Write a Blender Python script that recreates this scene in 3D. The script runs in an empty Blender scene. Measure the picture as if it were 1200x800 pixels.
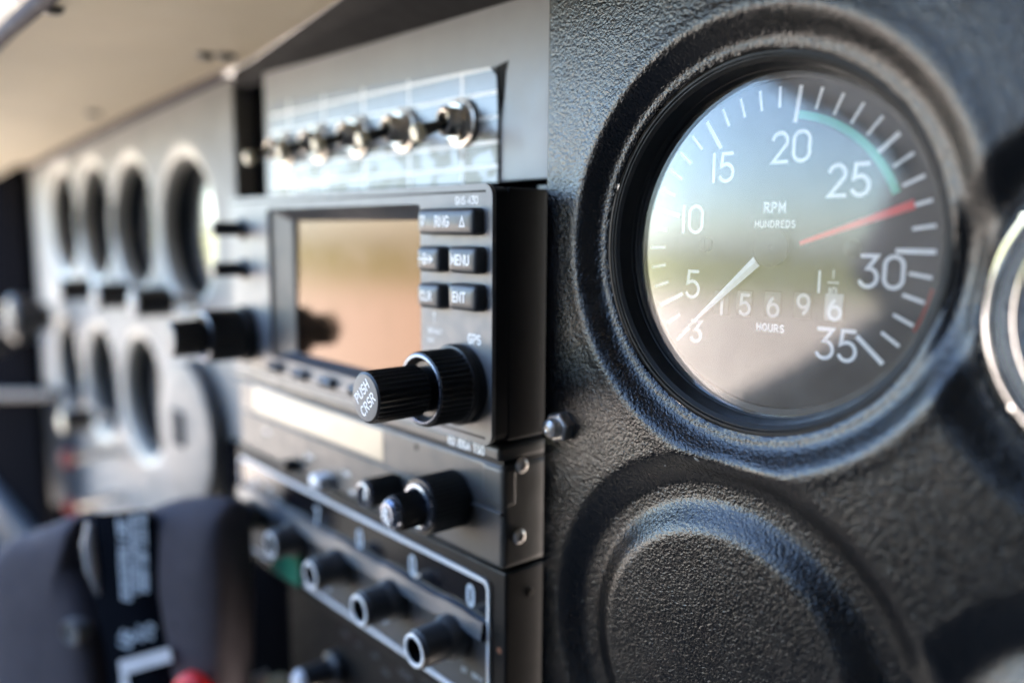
import bpy, bmesh, math, random
from mathutils import Vector, Matrix
random.seed(7)
R = math.radians
scene = bpy.context.scene
COL = scene.collection

# ------------------------------------------------------------------ camera
# panel plane: X right, Y into the panel, Z up (metres); the cover's face is Y = 0
F_PX, YAW, PITCH, ROLL, CAM = 964.3, .8488, .1352, -.0069, Vector((0, -.1479, 0))
fw = Vector((-math.sin(YAW)*math.cos(PITCH), math.cos(YAW)*math.cos(PITCH), -math.sin(PITCH)))
rt0 = Vector((math.cos(YAW), math.sin(YAW), 0)); dn0 = fw.cross(rt0)
rt = rt0*math.cos(ROLL)+dn0*math.sin(ROLL); dn = -rt0*math.sin(ROLL)+dn0*math.cos(ROLL)
cd = bpy.data.cameras.new('camera'); cam = bpy.data.objects.new('camera', cd); COL.objects.link(cam)
m = Matrix((rt, -dn, -fw)).transposed().to_4x4(); m.translation = CAM
cam.matrix_world = m
cd.sensor_width = 36; cd.lens = F_PX/1200*36; cd.clip_start = .005; cd.clip_end = 3000
cd.dof.use_dof = True; cd.dof.focus_distance = .187; cd.dof.aperture_fstop = 4.5; cd.dof.aperture_blades = 0
scene.camera = cam
# ------------------------------------------------------------------ light
SUN_EL, SUN_AZ = 55, 60          # azimuth measured from +Y towards +X
world = bpy.data.worlds.new('World'); scene.world = world; world.use_nodes = True
wn = world.node_tree; bg = wn.nodes['Background']
sky = wn.nodes.new('ShaderNodeTexSky'); sky.sky_type = 'NISHITA'; sky.sun_disc = False
sky.sun_elevation = R(SUN_EL); sky.sun_rotation = R(SUN_AZ); sky.dust_density = 1.4; sky.air_density = 1.0; sky.ozone_density = 3; sky.altitude = 300
wn.links.new(sky.outputs[0], bg.inputs[0]); bg.inputs[1].default_value = .13
sd = bpy.data.lights.new('sun', 'SUN'); sd.energy = 5.0; sd.angle = R(.5); sd.color = (1, .95, .87)
sun = bpy.data.objects.new('sun', sd); COL.objects.link(sun)
sv = Vector((math.sin(R(SUN_AZ))*math.cos(R(SUN_EL)), math.cos(R(SUN_AZ))*math.cos(R(SUN_EL)), math.sin(R(SUN_EL))))
sun.rotation_euler = sv.to_track_quat('Z', 'Y').to_euler(); sun.location = sv*5
vs = scene.view_settings; vs.view_transform = 'Standard'; vs.look = 'None'; vs.gamma = 1; vs.exposure = 3.8
scene.cycles.use_denoising = True
scene.cycles.max_bounces = 8; scene.cycles.transparent_max_bounces = 12
scene.cycles.caustics_reflective = False; scene.cycles.caustics_refractive = False

# ------------------------------------------------------------------ helpers (all shapes in millimetres)
def px(u, v, Y):
    "a photograph pixel on the plane Y (mm) parallel to the panel"
    k = rt*((u-600)/F_PX)+dn*((v-400)/F_PX)+fw
    p = CAM+k*((Y/1000-CAM.y)/k.y); return p.x*1000, p.z*1000
def px_side(u, v, X):
    "a photograph pixel on the plane X (mm): the flank of a box"
    k = rt*((u-600)/F_PX)+dn*((v-400)/F_PX)+fw
    p = CAM+k*(X/1000/k.x); return p.y*1000, p.z*1000

ORG = {}
def thing(name, label, cat, loc, group=None):
    o = bpy.data.objects.new(name, None); COL.objects.link(o); o.empty_display_size = .01
    o.location = Vector(loc)/1000; ORG[o.name] = Vector(loc)
    o['label'] = label; o['category'] = cat
    if group: o['group'] = group
    return o
def tag(o, label, cat, group=None):
    o['label'] = label; o['category'] = cat
    if group: o['group'] = group
    return o
def obj(name, V, Fc, mat, parent=None, smooth=False, label=None, auto=None):
    org = ORG.get(parent.name, Vector((0, 0, 0))) if parent else Vector((0, 0, 0))
    me = bpy.data.meshes.new(name)
    me.from_pydata([((Vector(v)-org)/1000) for v in V], [], Fc); me.materials.append(mat)
    bm = bmesh.new(); bm.from_mesh(me); bmesh.ops.recalc_face_normals(bm, faces=bm.faces)
    if auto is not None:
        for e in bm.edges: e.smooth = len(e.link_faces) == 2 and e.calc_face_angle(0) < R(auto)
        if not any(e.smooth for e in bm.edges): auto = None
    bm.to_mesh(me); bm.free()
    if smooth or auto is not None: me.polygons.foreach_set('use_smooth', [True]*len(me.polygons))
    o = bpy.data.objects.new(name, me); COL.objects.link(o)
    if parent: o.parent = parent
    ORG[o.name] = org
    if label: o['label'] = label
    return o
def raw(name, V, Fc, mat, parent=None, smooth=False):
    "as obj(), but keeps the winding that is given (flat print faces the viewer)"
    org = ORG.get(parent.name, Vector((0, 0, 0))) if parent else Vector((0, 0, 0))
    me = bpy.data.meshes.new(name)
    me.from_pydata([((Vector(v)-org)/1000) for v in V], [], Fc); me.materials.append(mat)
    if smooth: me.polygons.foreach_set('use_smooth', [True]*len(me.polygons))
    o = bpy.data.objects.new(name, me); COL.objects.link(o)
    if parent: o.parent = parent
    ORG[o.name] = org
    return o
class MB:
    def __init__(s): s.v, s.f = [], []
    def add(s, V, F):
        n = len(s.v); s.v += [tuple(v) for v in V]; s.f += [tuple(i+n for i in f) for f in F]; return s
def bevel_box(x0, x1, y0, y1, z0, z1, b=.4, seg=2):
    bm = bmesh.new(); bmesh.ops.create_cube(bm, size=1)
    for v in bm.verts:
        v.co = Vector((x0 if v.co.x < 0 else x1, y0 if v.co.y < 0 else y1, z0 if v.co.z < 0 else z1))
    if b > 0: bmesh.ops.bevel(bm, geom=list(bm.edges), offset=b, segments=seg, profile=.5, affect='EDGES')
    bm.verts.index_update()
    V = [tuple(v.co) for v in bm.verts]; Fc = [tuple(v.index for v in f.verts) for f in bm.faces]; bm.free()
    return V, Fc
def box(name, x0, x1, y0, y1, z0, z1, mat, parent=None, b=.4, seg=2):
    V, Fc = bevel_box(min(x0, x1), max(x0, x1), min(y0, y1), max(y0, y1), min(z0, z1), max(z0, z1), b, seg)
    return obj(name, V, Fc, mat, parent)
def key(name, x0, x1, z0, z1, yb, yf, mat, parent, r=1.6, n=6, crown=.5):
    "a push button: rounded-rectangle sides and a softly crowned, rounded front"
    rows = []
    for ins, y in ((0, yb), (0, yf+1.1), (.15, yf+.6), (.5, yf+.2), (1.0, yf), (2.2, yf-crown*.6)):
        rows.append([(x, y, z) for x, z in rrect(x0+ins, x1-ins, z0+ins, z1-ins, max(.25, r-ins*.5), n)])
    V, Fc = loft(rows); Fc.append(tuple(range(len(V)-len(rows[-1]), len(V))))
    return obj(name, V, Fc, mat, parent, smooth=True)
def rrect(x0, x1, z0, z1, r, n=6):
    P = []
    for cx, cz, a in ((x1-r, z1-r, 0), (x0+r, z1-r, 90), (x0+r, z0+r, 180), (x1-r, z0+r, 270)):
        for i in range(n+1):
            t = R(a+90*i/n); P.append((cx+r*math.cos(t), cz+r*math.sin(t)))
    return P
def loft(rows, closed=True):
    n = len(rows[0]); V = [p for r in rows for p in r]; Fc = []
    for i in range(len(rows)-1):
        for j in range(n if closed else n-1):
            k = (j+1) % n; Fc.append((i*n+j, i*n+k, (i+1)*n+k, (i+1)*n+j))
    return V, Fc
def plate(name, loops, y0, y1, mat, parent=None, edge=0):
    "an extruded plate with holes; y0 is the front; loops[0] is the outline"
    bm = bmesh.new()
    def front(y, ins):
        es = []
        for li, L in enumerate(loops):
            vs_ = [bm.verts.new((x, y, z)) for x, z in L]
            es += [bm.edges.new((vs_[i], vs_[(i+1) % len(vs_)])) for i in range(len(vs_))]
        return es
    es = front(y0, 0); r = bmesh.ops.triangle_fill(bm, edges=es, use_beauty=True)
    fs = [f for f in bm.faces]
    ret = bmesh.ops.extrude_face_region(bm, geom=fs)
    for e in ret['geom']:
        if isinstance(e, bmesh.types.BMVert): e.co.y = y1
    bm.normal_update()
    V = [tuple(v.co) for v in bm.verts]; bm.verts.index_update(); Fc = [tuple(v.index for v in f.verts) for f in bm.faces]; bm.free()
    o = obj(name, V, Fc, mat, parent, auto=35)
    if edge > 0:
        b = o.modifiers.new('edge', 'BEVEL'); b.width = edge/1000; b.segments = 2; b.limit_method = 'ANGLE'; b.angle_limit = R(50); b.harden_normals = True
    return o
def lathe(name, prof, cx, cz, mat, parent=None, n=64, auto=30, rib=None, cap=(False, False)):
    "revolve (radius, y) about the axis through (cx, cz) parallel to Y; rib = (count, depth, rmin-row flags)"
    rows = []
    for i, (r, y) in enumerate(prof):
        row = []
        for j in range(n):
            a = 2*math.pi*j/n; rr = r
            if rib and i in rib[2]: rr = r-rib[1]*(.5-.5*math.cos(a*rib[0]))
            row.append((cx+rr*math.cos(a), y, cz+rr*math.sin(a)))
        rows.append(row)
    V, Fc = loft(rows)
    if cap[0]: Fc.append(tuple(range(n)))
    if cap[1]: Fc.append(tuple(range(len(V)-n, len(V))))
    return obj(name, V, Fc, mat, parent, auto=auto)
def tube(name, P, rad, mat, parent=None, n=14, caps=True):
    P = [Vector(p) for p in P]; rads = rad if isinstance(rad, (list, tuple)) else [rad]*len(P)
    rows = []
    up = Vector((0, 0, 1)) if abs((P[-1]-P[0]).normalized().z) < .9 else Vector((1, 0, 0))
    for i, p in enumerate(P):
        t = (P[min(i+1, len(P)-1)]-P[max(i-1, 0)]).normalized(); a = t.cross(up).normalized(); b = a.cross(t)
        rows.append([tuple(p+(a*math.cos(2*math.pi*j/n)+b*math.sin(2*math.pi*j/n))*rads[i]) for j in range(n)])
    V, Fc = loft(rows)
    if caps: Fc += [tuple(range(n)), tuple(range(len(V)-n, len(V)))]
    return obj(name, V, Fc, mat, parent, auto=40)

# ---- a single-stroke engraver's alphabet (unit height)
def arc(cx, cy, rx, ry, a0, a1, n=14):
    return [(cx+rx*math.cos(R(a0+(a1-a0)*i/n)), cy+ry*math.sin(R(a0+(a1-a0)*i/n))) for i in range(n+1)]
G = {
 '0': (.58, [arc(.29, .71, .29, .29, 0, 180)+arc(.29, .29, .29, .29, 180, 360)+[(.58, .71)]]),
 '1': (.08, [[(.04, 0), (.04, 1)]]),
 '2': (.56, [arc(.28, .72, .27, .28, 165, -35)+[(.02, 0), (.56, 0)]]),
 '3': (.54, [[(.03, 1), (.52, 1), (.24, .6)]+arc(.25, .3, .29, .30, 85, -150)]),
 '4': (.58, [[(.44, 0), (.44, 1), (0, .28), (.58, .28)]]),
 '5': (.56, [[(.5, 1), (.1, 1), (.05, .55)]+arc(.26, .31, .29, .31, 110, -150)]),
 '6': (.56, [arc(.28, .3, .28, .3, 0, 360, 20), arc(.62, .34, .62, .68, 128, 183, 8)]),
 '7': (.54, [[(0, 1), (.54, 1), (.18, 0)]]),
 '8': (.56, [arc(.28, .27, .28, .27, 0, 360, 20), arc(.28, .77, .23, .23, -90, 270, 18)]),
 '9': (.56, [arc(.28, .7, .28, .3, 0, 360, 20), arc(-.06, .66, .62, .68, -52, 3, 8)]),
 'A': (.64, [[(0, 0), (.32, 1), (.64, 0)], [(.12, .34), (.52, .34)]]),
 'B': (.54, [[(0, 0), (0, 1), (.28, 1)]+arc(.28, .77, .22, .23, 90, -90, 8)+[(0, .54)], [(.28, .54)]+arc(.28, .27, .26, .27, 90, -90, 8)+[(0, 0)]]),
 'C': (.6, [arc(.33, .5, .33, .5, 48, 312, 18)]),
 'D': (.58, [[(0, 0), (0, 1), (.2, 1)]+arc(.2, .5, .38, .5, 90, -90, 12)+[(0, 0)]]),
 'E': (.48, [[(.48, 0), (0, 0), (0, 1), (.48, 1)], [(0, .52), (.4, .52)]]),
 'F': (.46, [[(0, 0), (0, 1), (.46, 1)], [(0, .52), (.4, .52)]]),
 'G': (.62, [arc(.33, .5, .33, .5, 48, 330, 18)+[(.62, .45), (.36, .45)]]),
 'H': (.56, [[(0, 0), (0, 1)], [(.56, 0), (.56, 1)], [(0, .52), (.56, .52)]]),
 'I': (.08, [[(.04, 0), (.04, 1)]]),
 'K': (.56, [[(0, 0), (0, 1)], [(.54, 1), (0, .4)], [(.2, .62), (.56, 0)]]),
 'L': (.46, [[(0, 1), (0, 0), (.46, 0)]]),
 'M': (.68, [[(0, 0), (0, 1), (.34, .3), (.68, 1), (.68, 0)]]),
 'N': (.58, [[(0, 0), (0, 1), (.58, 0), (.58, 1)]]),
 'O': (.64, [arc(.32, .5, .32, .5, 90, 450, 24)]),
 'P': (.52, [[(0, 0), (0, 1), (.26, 1)]+arc(.26, .74, .26, .26, 90, -90, 8)+[(0, .48)]]),
 'R': (.56, [[(0, 0), (0, 1), (.26, 1)]+arc(.26, .75, .26, .25, 90, -90, 8)+[(0, .5)], [(.28, .5), (.56, 0)]]),
 'S': (.54, [arc(.28, .74, .25, .26, 35, 250, 12)+arc(.27, .26, .27, .26, 70, -150, 12)]),
 'T': (.56, [[(0, 1), (.56, 1)], [(.28, 1), (.28, 0)]]),
 'U': (.56, [[(0, 1), (0, .28)]+arc(.28, .28, .28, .28, 180, 360, 10)+[(.56, 1)]]),
 'V': (.6, [[(0, 1), (.3, 0), (.6, 1)]]),
 'X': (.56, [[(0, 0), (.56, 1)], [(0, 1), (.56, 0)]]),
 'Y': (.58, [[(0, 1), (.29, .5), (.58, 1)], [(.29, .5), (.29, 0)]]),
 '/': (.36, [[(0, -.05), (.36, 1.05)]]), '-': (.3, [[(0, .5), (.3, .5)]]), ' ': (.3, []),
 '^': (.7, [[(0, .05), (.7, .05), (.35, .9), (0, .05)]]), '_': (.7, [[(0, .95), (.7, .95), (.35, .1), (0, .95)]]),
}
def ribbon(mb, P, w, put, lift):
    "flat stroke of width w with round ends; put maps (x, z, lift) to a point"
    P = [Vector(p) for p in P]; Q = [P[0]]
    for p in P[1:]:
        if (p-Q[-1]).length > 1e-5: Q.append(p)
    P = Q
    if len(P) < 2: return
    closed = (P[0]-P[-1]).length < 1e-4
    if closed: P = P[:-1]
    n = len(P); L, Rr = [], []
    for i in range(n):
        a = (P[i]-P[i-1]) if (i > 0 or closed) else P[1]-P[0]
        b = (P[(i+1) % n]-P[i]) if (i < n-1 or closed) else P[i]-P[i-1]
        a = a.normalized(); b = b.normalized(); na = Vector((-a.y, a.x)); nb = Vector((-b.y, b.x))
        mm = na+nb
        if mm.length < .3: mm = nb
        mm = mm.normalized(); k = w/2/max(.45, mm.dot(nb)); L.append(P[i]+mm*k); Rr.append(P[i]-mm*k)
    V = [put(p.x, p.y, lift) for p in L]+[put(p.x, p.y, lift) for p in Rr]; Fc = []
    for i in range(n if closed else n-1):
        j = (i+1) % n; Fc.append((n+i, n+j, j, i))
    if not closed:
        for i, d in ((0, P[0]-P[1]), (n-1, P[-1]-P[-2])):
            d = d.normalized(); a0 = math.atan2((L[i]-P[i]).y, (L[i]-P[i]).x)
            sgn = 1 if i == 0 else -1; ring = [i]
            for k in range(1, 6):
                t = a0+sgn*math.pi*k/6; V.append(put(P[i].x+w/2*math.cos(t), P[i].y+w/2*math.sin(t), lift)); ring.append(len(V)-1)
            ring.append(n+i); Fc.append(tuple(ring) if sgn > 0 else tuple(reversed(ring)))
    mb.add(V, Fc)
def width(s, h, sp, wd): return sum(G[c][0]*wd*h for c in s)+sp*h*(len(s)-1)
def put_text(mb, s, cx, cz, y, h, w, ang=0, sp=.3, wd=1.0, count=[0]):
    ca, sa = math.cos(R(ang)), math.sin(R(ang)); x = -width(s, h, sp, wd)/2
    def put(a, b, l): return (cx+a*ca-b*sa, y-l, cz+a*sa+b*ca)
    for c in s:
        gw, lines = G[c]
        for i, P in enumerate(lines):
            ribbon(mb, [(x+p[0]*h*wd, (p[1]-.5)*h) for p in P], w, put, .004*(i+1))
        x += gw*h*wd+sp*h
def text(name, s, cx, cz, y, h, w, mat, parent, ang=0, sp=.3, wd=1.0):
    mb = MB(); put_text(mb, s, cx, cz, y, h, w, ang, sp, wd); return raw(name, mb.v, mb.f, mat, parent)

# ------------------------------------------------------------------ materials
def new_mat(name):
    m = bpy.data.materials.new(name); m.use_nodes = True; return m, m.node_tree, m.node_tree.nodes['Principled BSDF']
def mat(name, col, rough=.5, metal=0, spec=.5, var=.12, vscale=60, bump=0, bscale=900, rvar=.15, coat=0, dust=0, dustcol=(.22, .17, .13)):
    "principled paint/plastic with uneven colour and gloss, optional fine relief and dust"
    m, nt, b = new_mat(name); N, Lk = nt.nodes, nt.links
    b.inputs['Metallic'].default_value = metal; b.inputs['Specular IOR Level'].default_value = spec
    b.inputs['Coat Weight'].default_value = coat; b.inputs['Coat Roughness'].default_value = .08
    tc = N.new('ShaderNodeTexCoord')
    n1 = N.new('ShaderNodeTexNoise'); n1.inputs['Scale'].default_value = vscale; n1.inputs['Detail'].default_value = 6; n1.inputs['Roughness'].default_value = .65
    Lk.new(tc.outputs['Object'], n1.inputs['Vector'])
    mr = N.new('ShaderNodeMapRange'); mr.inputs[1].default_value = .3; mr.inputs[2].default_value = .7
    mr.inputs[3].default_value = 1-var; mr.inputs[4].default_value = 1+var; Lk.new(n1.outputs['Fac'], mr.inputs[0])
    mx = N.new('ShaderNodeMix'); mx.data_type = 'RGBA'; mx.blend_type = 'MULTIPLY'; mx.inputs[0].default_value = 1
    mx.inputs[6].default_value = (*col, 1); Lk.new(mr.outputs[0], mx.inputs[7]); out = mx.outputs[2]
    if dust:
        n3 = N.new('ShaderNodeTexNoise'); n3.inputs['Scale'].default_value = vscale*2.3; n3.inputs['Detail'].default_value = 8; n3.inputs['Roughness'].default_value = .75
        Lk.new(tc.outputs['Object'], n3.inputs['Vector'])
        r3 = N.new('ShaderNodeMapRange'); r3.inputs[1].default_value = .55; r3.inputs[2].default_value = .78; r3.inputs[4].default_value = dust
        Lk.new(n3.outputs['Fac'], r3.inputs[0])
        m3 = N.new('ShaderNodeMix'); m3.data_type = 'RGBA'; Lk.new(r3.outputs[0], m3.inputs[0]); Lk.new(out, m3.inputs[6]); m3.inputs[7].default_value = (*dustcol, 1); out = m3.outputs[2]
    Lk.new(out, b.inputs['Base Color'])
    r2 = N.new('ShaderNodeMapRange'); r2.inputs[1].default_value = .3; r2.inputs[2].default_value = .7
    r2.inputs[3].default_value = max(.02, rough*(1-rvar)); r2.inputs[4].default_value = min(1, rough*(1+rvar))
    n2 = N.new('ShaderNodeTexNoise'); n2.inputs['Scale'].default_value = vscale*3.1; n2.inputs['Detail'].default_value = 5
    Lk.new(tc.outputs['Object'], n2.inputs['Vector']); Lk.new(n2.outputs['Fac'], r2.inputs[0]); Lk.new(r2.outputs[0], b.inputs['Roughness'])
    if bump:
        n4 = N.new('ShaderNodeTexNoise'); n4.inputs['Scale'].default_value = bscale; n4.inputs['Detail'].default_value = 3
        Lk.new(tc.outputs['Object'], n4.inputs['Vector'])
        bp = N.new('ShaderNodeBump'); bp.inputs['Strength'].default_value = 1; bp.inputs['Distance'].default_value = bump/1000
        Lk.new(n4.outputs['Fac'], bp.inputs['Height']); Lk.new(bp.outputs[0], b.inputs['Normal'])
    return m
def grain_mat(name, col, rough, depth, scale, dust):
    "vacuum-formed plastic with a leather grain"
    m = mat(name, col, rough, var=.25, vscale=35, dust=dust, spec=.64, rvar=.2, dustcol=(.20, .12, .08)); nt = m.node_tree; N, Lk = nt.nodes, nt.links; b = N['Principled BSDF']
    tc = N.new('ShaderNodeTexCoord')
    wob = N.new('ShaderNodeTexNoise'); wob.inputs['Scale'].default_value = scale*.8; wob.inputs['Detail'].default_value = 2
    Lk.new(tc.outputs['Object'], wob.inputs['Vector'])
    mp = N.new('ShaderNodeVectorMath'); mp.operation = 'MULTIPLY_ADD'; Lk.new(wob.outputs['Color'], mp.inputs[0])
    mp.inputs[1].default_value = (.9/scale,)*3; Lk.new(tc.outputs['Object'], mp.inputs[2])
    vo = N.new('ShaderNodeTexVoronoi'); vo.feature = 'SMOOTH_F1'; vo.inputs['Scale'].default_value = scale; vo.inputs['Smoothness'].default_value = .35
    Lk.new(mp.outputs[0], vo.inputs['Vector'])
    n2 = N.new('ShaderNodeTexNoise'); n2.inputs['Scale'].default_value = scale*1.1; n2.inputs['Detail'].default_value = 2; n2.inputs['Distortion'].default_value = 1.2
    Lk.new(tc.outputs['Object'], n2.inputs['Vector'])
    ad = N.new('ShaderNodeMath'); ad.operation = 'MULTIPLY_ADD'; Lk.new(n2.outputs['Fac'], ad.inputs[0]); ad.inputs[1].default_value = 1.3
    sb = N.new('ShaderNodeMath'); sb.operation = 'MULTIPLY'; Lk.new(vo.outputs['Distance'], sb.inputs[0]); sb.inputs[1].default_value = -.9
    Lk.new(sb.outputs[0], ad.inputs[2])
    bp = N.new('ShaderNodeBump'); bp.inputs['Strength'].default_value = 1; bp.inputs['Distance'].default_value = depth/1000
    Lk.new(ad.outputs[0], bp.inputs['Height']); Lk.new(bp.outputs[0], b.inputs['Normal'])
    return m
def glass_mat(name, tint=(1, 1, 1), ior=1.5, boost=1.0, rough=0.0, body=(1, 1, 1)):
    m, nt, b = new_mat(name); N, Lk = nt.nodes, nt.links; N.remove(b)
    fr = N.new('ShaderNodeFresnel'); fr.inputs['IOR'].default_value = ior
    mu = N.new('ShaderNodeMath'); mu.operation = 'MULTIPLY'; mu.use_clamp = True; Lk.new(fr.outputs[0], mu.inputs[0]); mu.inputs[1].default_value = boost
    tr = N.new('ShaderNodeBsdfTransparent'); tr.inputs[0].default_value = (*body, 1)
    gl = N.new('ShaderNodeBsdfGlossy'); gl.inputs['Color'].default_value = (*tint, 1); gl.inputs['Roughness'].default_value = rough
    mi = N.new('ShaderNodeMixShader'); Lk.new(mu.outputs[0], mi.inputs[0]); Lk.new(tr.outputs[0], mi.inputs[1]); Lk.new(gl.outputs[0], mi.inputs[2])
    tc = N.new('ShaderNodeTexCoord'); nz = N.new('ShaderNodeTexNoise'); nz.inputs['Scale'].default_value = 90; nz.inputs['Detail'].default_value = 8; nz.inputs['Roughness'].default_value = .7
    Lk.new(tc.outputs['Object'], nz.inputs['Vector']); hz = N.new('ShaderNodeMapRange'); hz.inputs[1].default_value = .42; hz.inputs[2].default_value = .75; hz.inputs[4].default_value = .035; Lk.new(nz.outputs['Fac'], hz.inputs[0])
    df = N.new('ShaderNodeBsdfDiffuse'); df.inputs[0].default_value = (.6, .6, .58, 1); m2 = N.new('ShaderNodeMixShader'); Lk.new(hz.outputs[0], m2.inputs[0]); Lk.new(mi.outputs[0], m2.inputs[1]); Lk.new(df.outputs[0], m2.inputs[2])
    Lk.new(m2.outputs[0], N['Material Output'].inputs['Surface']); return m

M = {}
M['cover'] = grain_mat('black_grained_plastic', (.0028, .003, .0036), .23, .095, 1250, .1)
M['flight'] = mat('grey_panel_paint', (.185, .185, .182), .55, var=.1, vscale=25, bump=.05, bscale=500, dust=.1)
M['rimcream'] = mat('cream_rim', (.40, .385, .34), .42, var=.1)  # cream, paler than the panel around the openings
M['discpaint'] = mat('mid_grey_plate_paint', (.15, .147, .142), .55, var=.1)
M['matt'] = mat('matt_black_liner', (.005, .005, .006), .9, spec=0)
M['black'] = mat('black_satin_paint', (.004, .004, .0045), .5, spec=.2, dust=.02, dustcol=(.09, .08, .07))
M['bezel'] = mat('black_bezel_enamel', (.008, .008, .008), .48, spec=.35, vscale=120, dust=.3, dustcol=(.05, .045, .04), bump=.015, bscale=2500)
M['dial'] = mat('matt_black_dial', (.014, .015, .017), .65)
M['white'] = mat('white_print', (.93, .93, .91), .6, var=.05, vscale=800)
M['drumgrey'] = mat('drum_grey', (.06, .055, .05), .5)
M['drumpale'] = mat('pale_drum', (.45, .43, .40), .5)
M['digit'] = mat('drum_white', (.62, .61, .58), .6)
M['green'] = mat('green_arc_print', (.06, .42, .27), .55)
M['red'] = mat('red_print', (.75, .03, .03), .5)
M['glass'] = glass_mat('instrument_glass', ior=1.52, boost=.58)
M['face'] = mat('grey_faceplate_plastic', (.175, .175, .178), .42, var=.06, vscale=90, bump=.02, bscale=2600, spec=.5)
M['comface'] = mat('dark_grey_faceplate', (.075, .07, .065), .42, var=.08, bump=.02, bscale=2500)
M['recess'] = mat('dark_grey_screen_frame', (.045, .048, .055), .4, var=.05)
M['key'] = mat('charcoal_rubber_key', (.045, .047, .05), .38, var=.06, vscale=200)
M['knob'] = mat('black_knob_plastic', (.007, .007, .008), .38, vscale=200, dust=.06, dustcol=(.07, .065, .06))
M['cap'] = mat('satin_grey_cap', (.16, .155, .15), .5, metal=.0, spec=.3, vscale=300)
M['collar'] = mat('blued_steel_collar', (.20, .22, .27), .28, metal=.8, vscale=300)
M['steel'] = mat('zinc_plated_steel', (.68, .65, .61), .42, metal=1, var=.2, vscale=300, bump=.03, bscale=1500)
M['brass'] = mat('nickel_bushing', (.60, .56, .50), .3, metal=1, var=.2, vscale=200)
M['ivory'] = mat('ivory_lever_tip', (.75, .68, .48), .35)
M['lever'] = mat('dark_lever', (.05, .045, .04), .35, metal=.6)
M['subpanel'] = mat('blue_grey_panel_paint', (.30, .31, .325), .36, var=.08, vscale=30, bump=.02, bscale=700, dust=.15, dustcol=(.12, .11, .10))
M['cream'] = mat('cream_headliner_paint', (.70, .61, .45), .55, var=.05, vscale=15, bump=.03, bscale=400)
M['mattgrey'] = mat('matt_charcoal_trim', (.045, .045, .047), .85, spec=.05)
M['trim'] = mat('charcoal_trim', (.035, .035, .037), .42)
M['display'] = mat('cream_display_reflection', (.36, .29, .17), .35, var=.06, coat=.4)  # cream colour stands in for the bright scene reflected in the window
M['frameline'] = mat('pale_frame_line', (.75, .75, .75), .35, metal=0)
M['bluegrey'] = mat('blue_grey_moulding', (.045, .054, .07), .38)
M['xpface'] = mat('charcoal_transponder_face', (.05, .05, .05), .5)
M['window'] = mat('black_window', (.006, .006, .008), .12)
M['pad'] = mat('grey_leather_pad', (.085, .076, .086), .85, spec=.1, var=.12, vscale=50, bump=.12, bscale=600)
M['plastic_dim'] = mat('pale_edge_plastic', (.30, .31, .33), .4)
M['strap'] = mat('black_webbing', (.006, .007, .010), .9, spec=0, bump=.03, bscale=1500)
M['print'] = mat('pale_blue_print', (.42, .50, .58), .5)
M['plastic_white'] = mat('white_plastic', (.78, .78, .80), .35)
M['bright_red'] = mat('red_plastic', (.85, .014, .010), .45)
M['darkred'] = mat('dark_red_plastic', (.25, .02, .015), .5, spec=.2)
M['greentape'] = mat('green_tape', (.0, .16, .09), .45)
M['darkblue'] = mat('dark_blue_trim', (.020, .023, .032), .7, spec=.2)
M['chrome'] = mat('chromed_ring', (.92, .92, .90), .22, metal=1, var=.05)
M['paleface'] = mat('white_gauge_face', (.80, .79, .76), .4)
M['amber'] = mat('rust', (.25, .09, .04), .7)
M['liner'] = mat('cabin_liner', (.13, .13, .135), .85)
M['liner_sill'] = mat('charcoal_sill_trim', (.06, .06, .06), .85)
M['blocker_dark'] = mat('dark_blocker', (.015, .015, .015), .9)  # dark tone of the added shell that holds light back
M['bounce_tone'] = mat('floor_bounce_tone', (.08, .074, .065), .95)  # tone of the unseen floor, set for its bounce light

# ------------------------------------------------------------------ the place around: ground, cabin door opening, added light blockers
def structure(o): o['kind'] = 'structure'; return o
gm, nt, b = new_mat('dry_grass_and_soil'); N, Lk = nt.nodes, nt.links
tc = N.new('ShaderNodeTexCoord'); n1 = N.new('ShaderNodeTexNoise'); n1.inputs['Scale'].default_value = .35; n1.inputs['Detail'].default_value = 9
Lk.new(tc.outputs['Object'], n1.inputs['Vector'])
ln = N.new('ShaderNodeVectorMath'); ln.operation = 'LENGTH'; Lk.new(tc.outputs['Object'], ln.inputs[0])
mr = N.new('ShaderNodeMapRange'); mr.inputs[1].default_value = .46; mr.inputs[2].default_value = .60
n0 = N.new('ShaderNodeTexNoise'); n0.inputs['Scale'].default_value = .045; n0.inputs['Detail'].default_value = 4; Lk.new(tc.outputs['Object'], n0.inputs['Vector']); 
far = N.new('ShaderNodeMapRange'); far.inputs[1].default_value = 10; far.inputs[2].default_value = 22; Lk.new(ln.outputs['Value'], far.inputs[0])
Lk.new(far.outputs[0], mr.inputs[0]); mr.inputs[1].default_value = 0; mr.inputs[2].default_value = 1; far.inputs[1].default_value = 15; far.inputs[2].default_value = 32
c1 = N.new('ShaderNodeMix'); c1.data_type = 'RGBA'; c1.inputs[6].default_value = (.38, .32, .27, 1); c1.inputs[7].default_value = (.47, .405, .345, 1); Lk.new(n1.outputs['Fac'], c1.inputs[0])
c2 = N.new('ShaderNodeMix'); c2.data_type = 'RGBA'; c2.inputs[6].default_value = (.17, .175, .09, 1); c2.inputs[7].default_value = (.27, .26, .15, 1); Lk.new(n1.outputs['Fac'], c2.inputs[0])
c3 = N.new('ShaderNodeMix'); c3.data_type = 'RGBA'; Lk.new(mr.outputs[0], c3.inputs[0]); Lk.new(c1.outputs[2], c3.inputs[6]); Lk.new(c2.outputs[2], c3.inputs[7])
Lk.new(c3.outputs[2], b.inputs['Base Color']); b.inputs['Roughness'].default_value = .95; b.inputs['Specular IOR Level'].default_value = .1
V = [(0, 0, -1150)]; Fc = []
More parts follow.
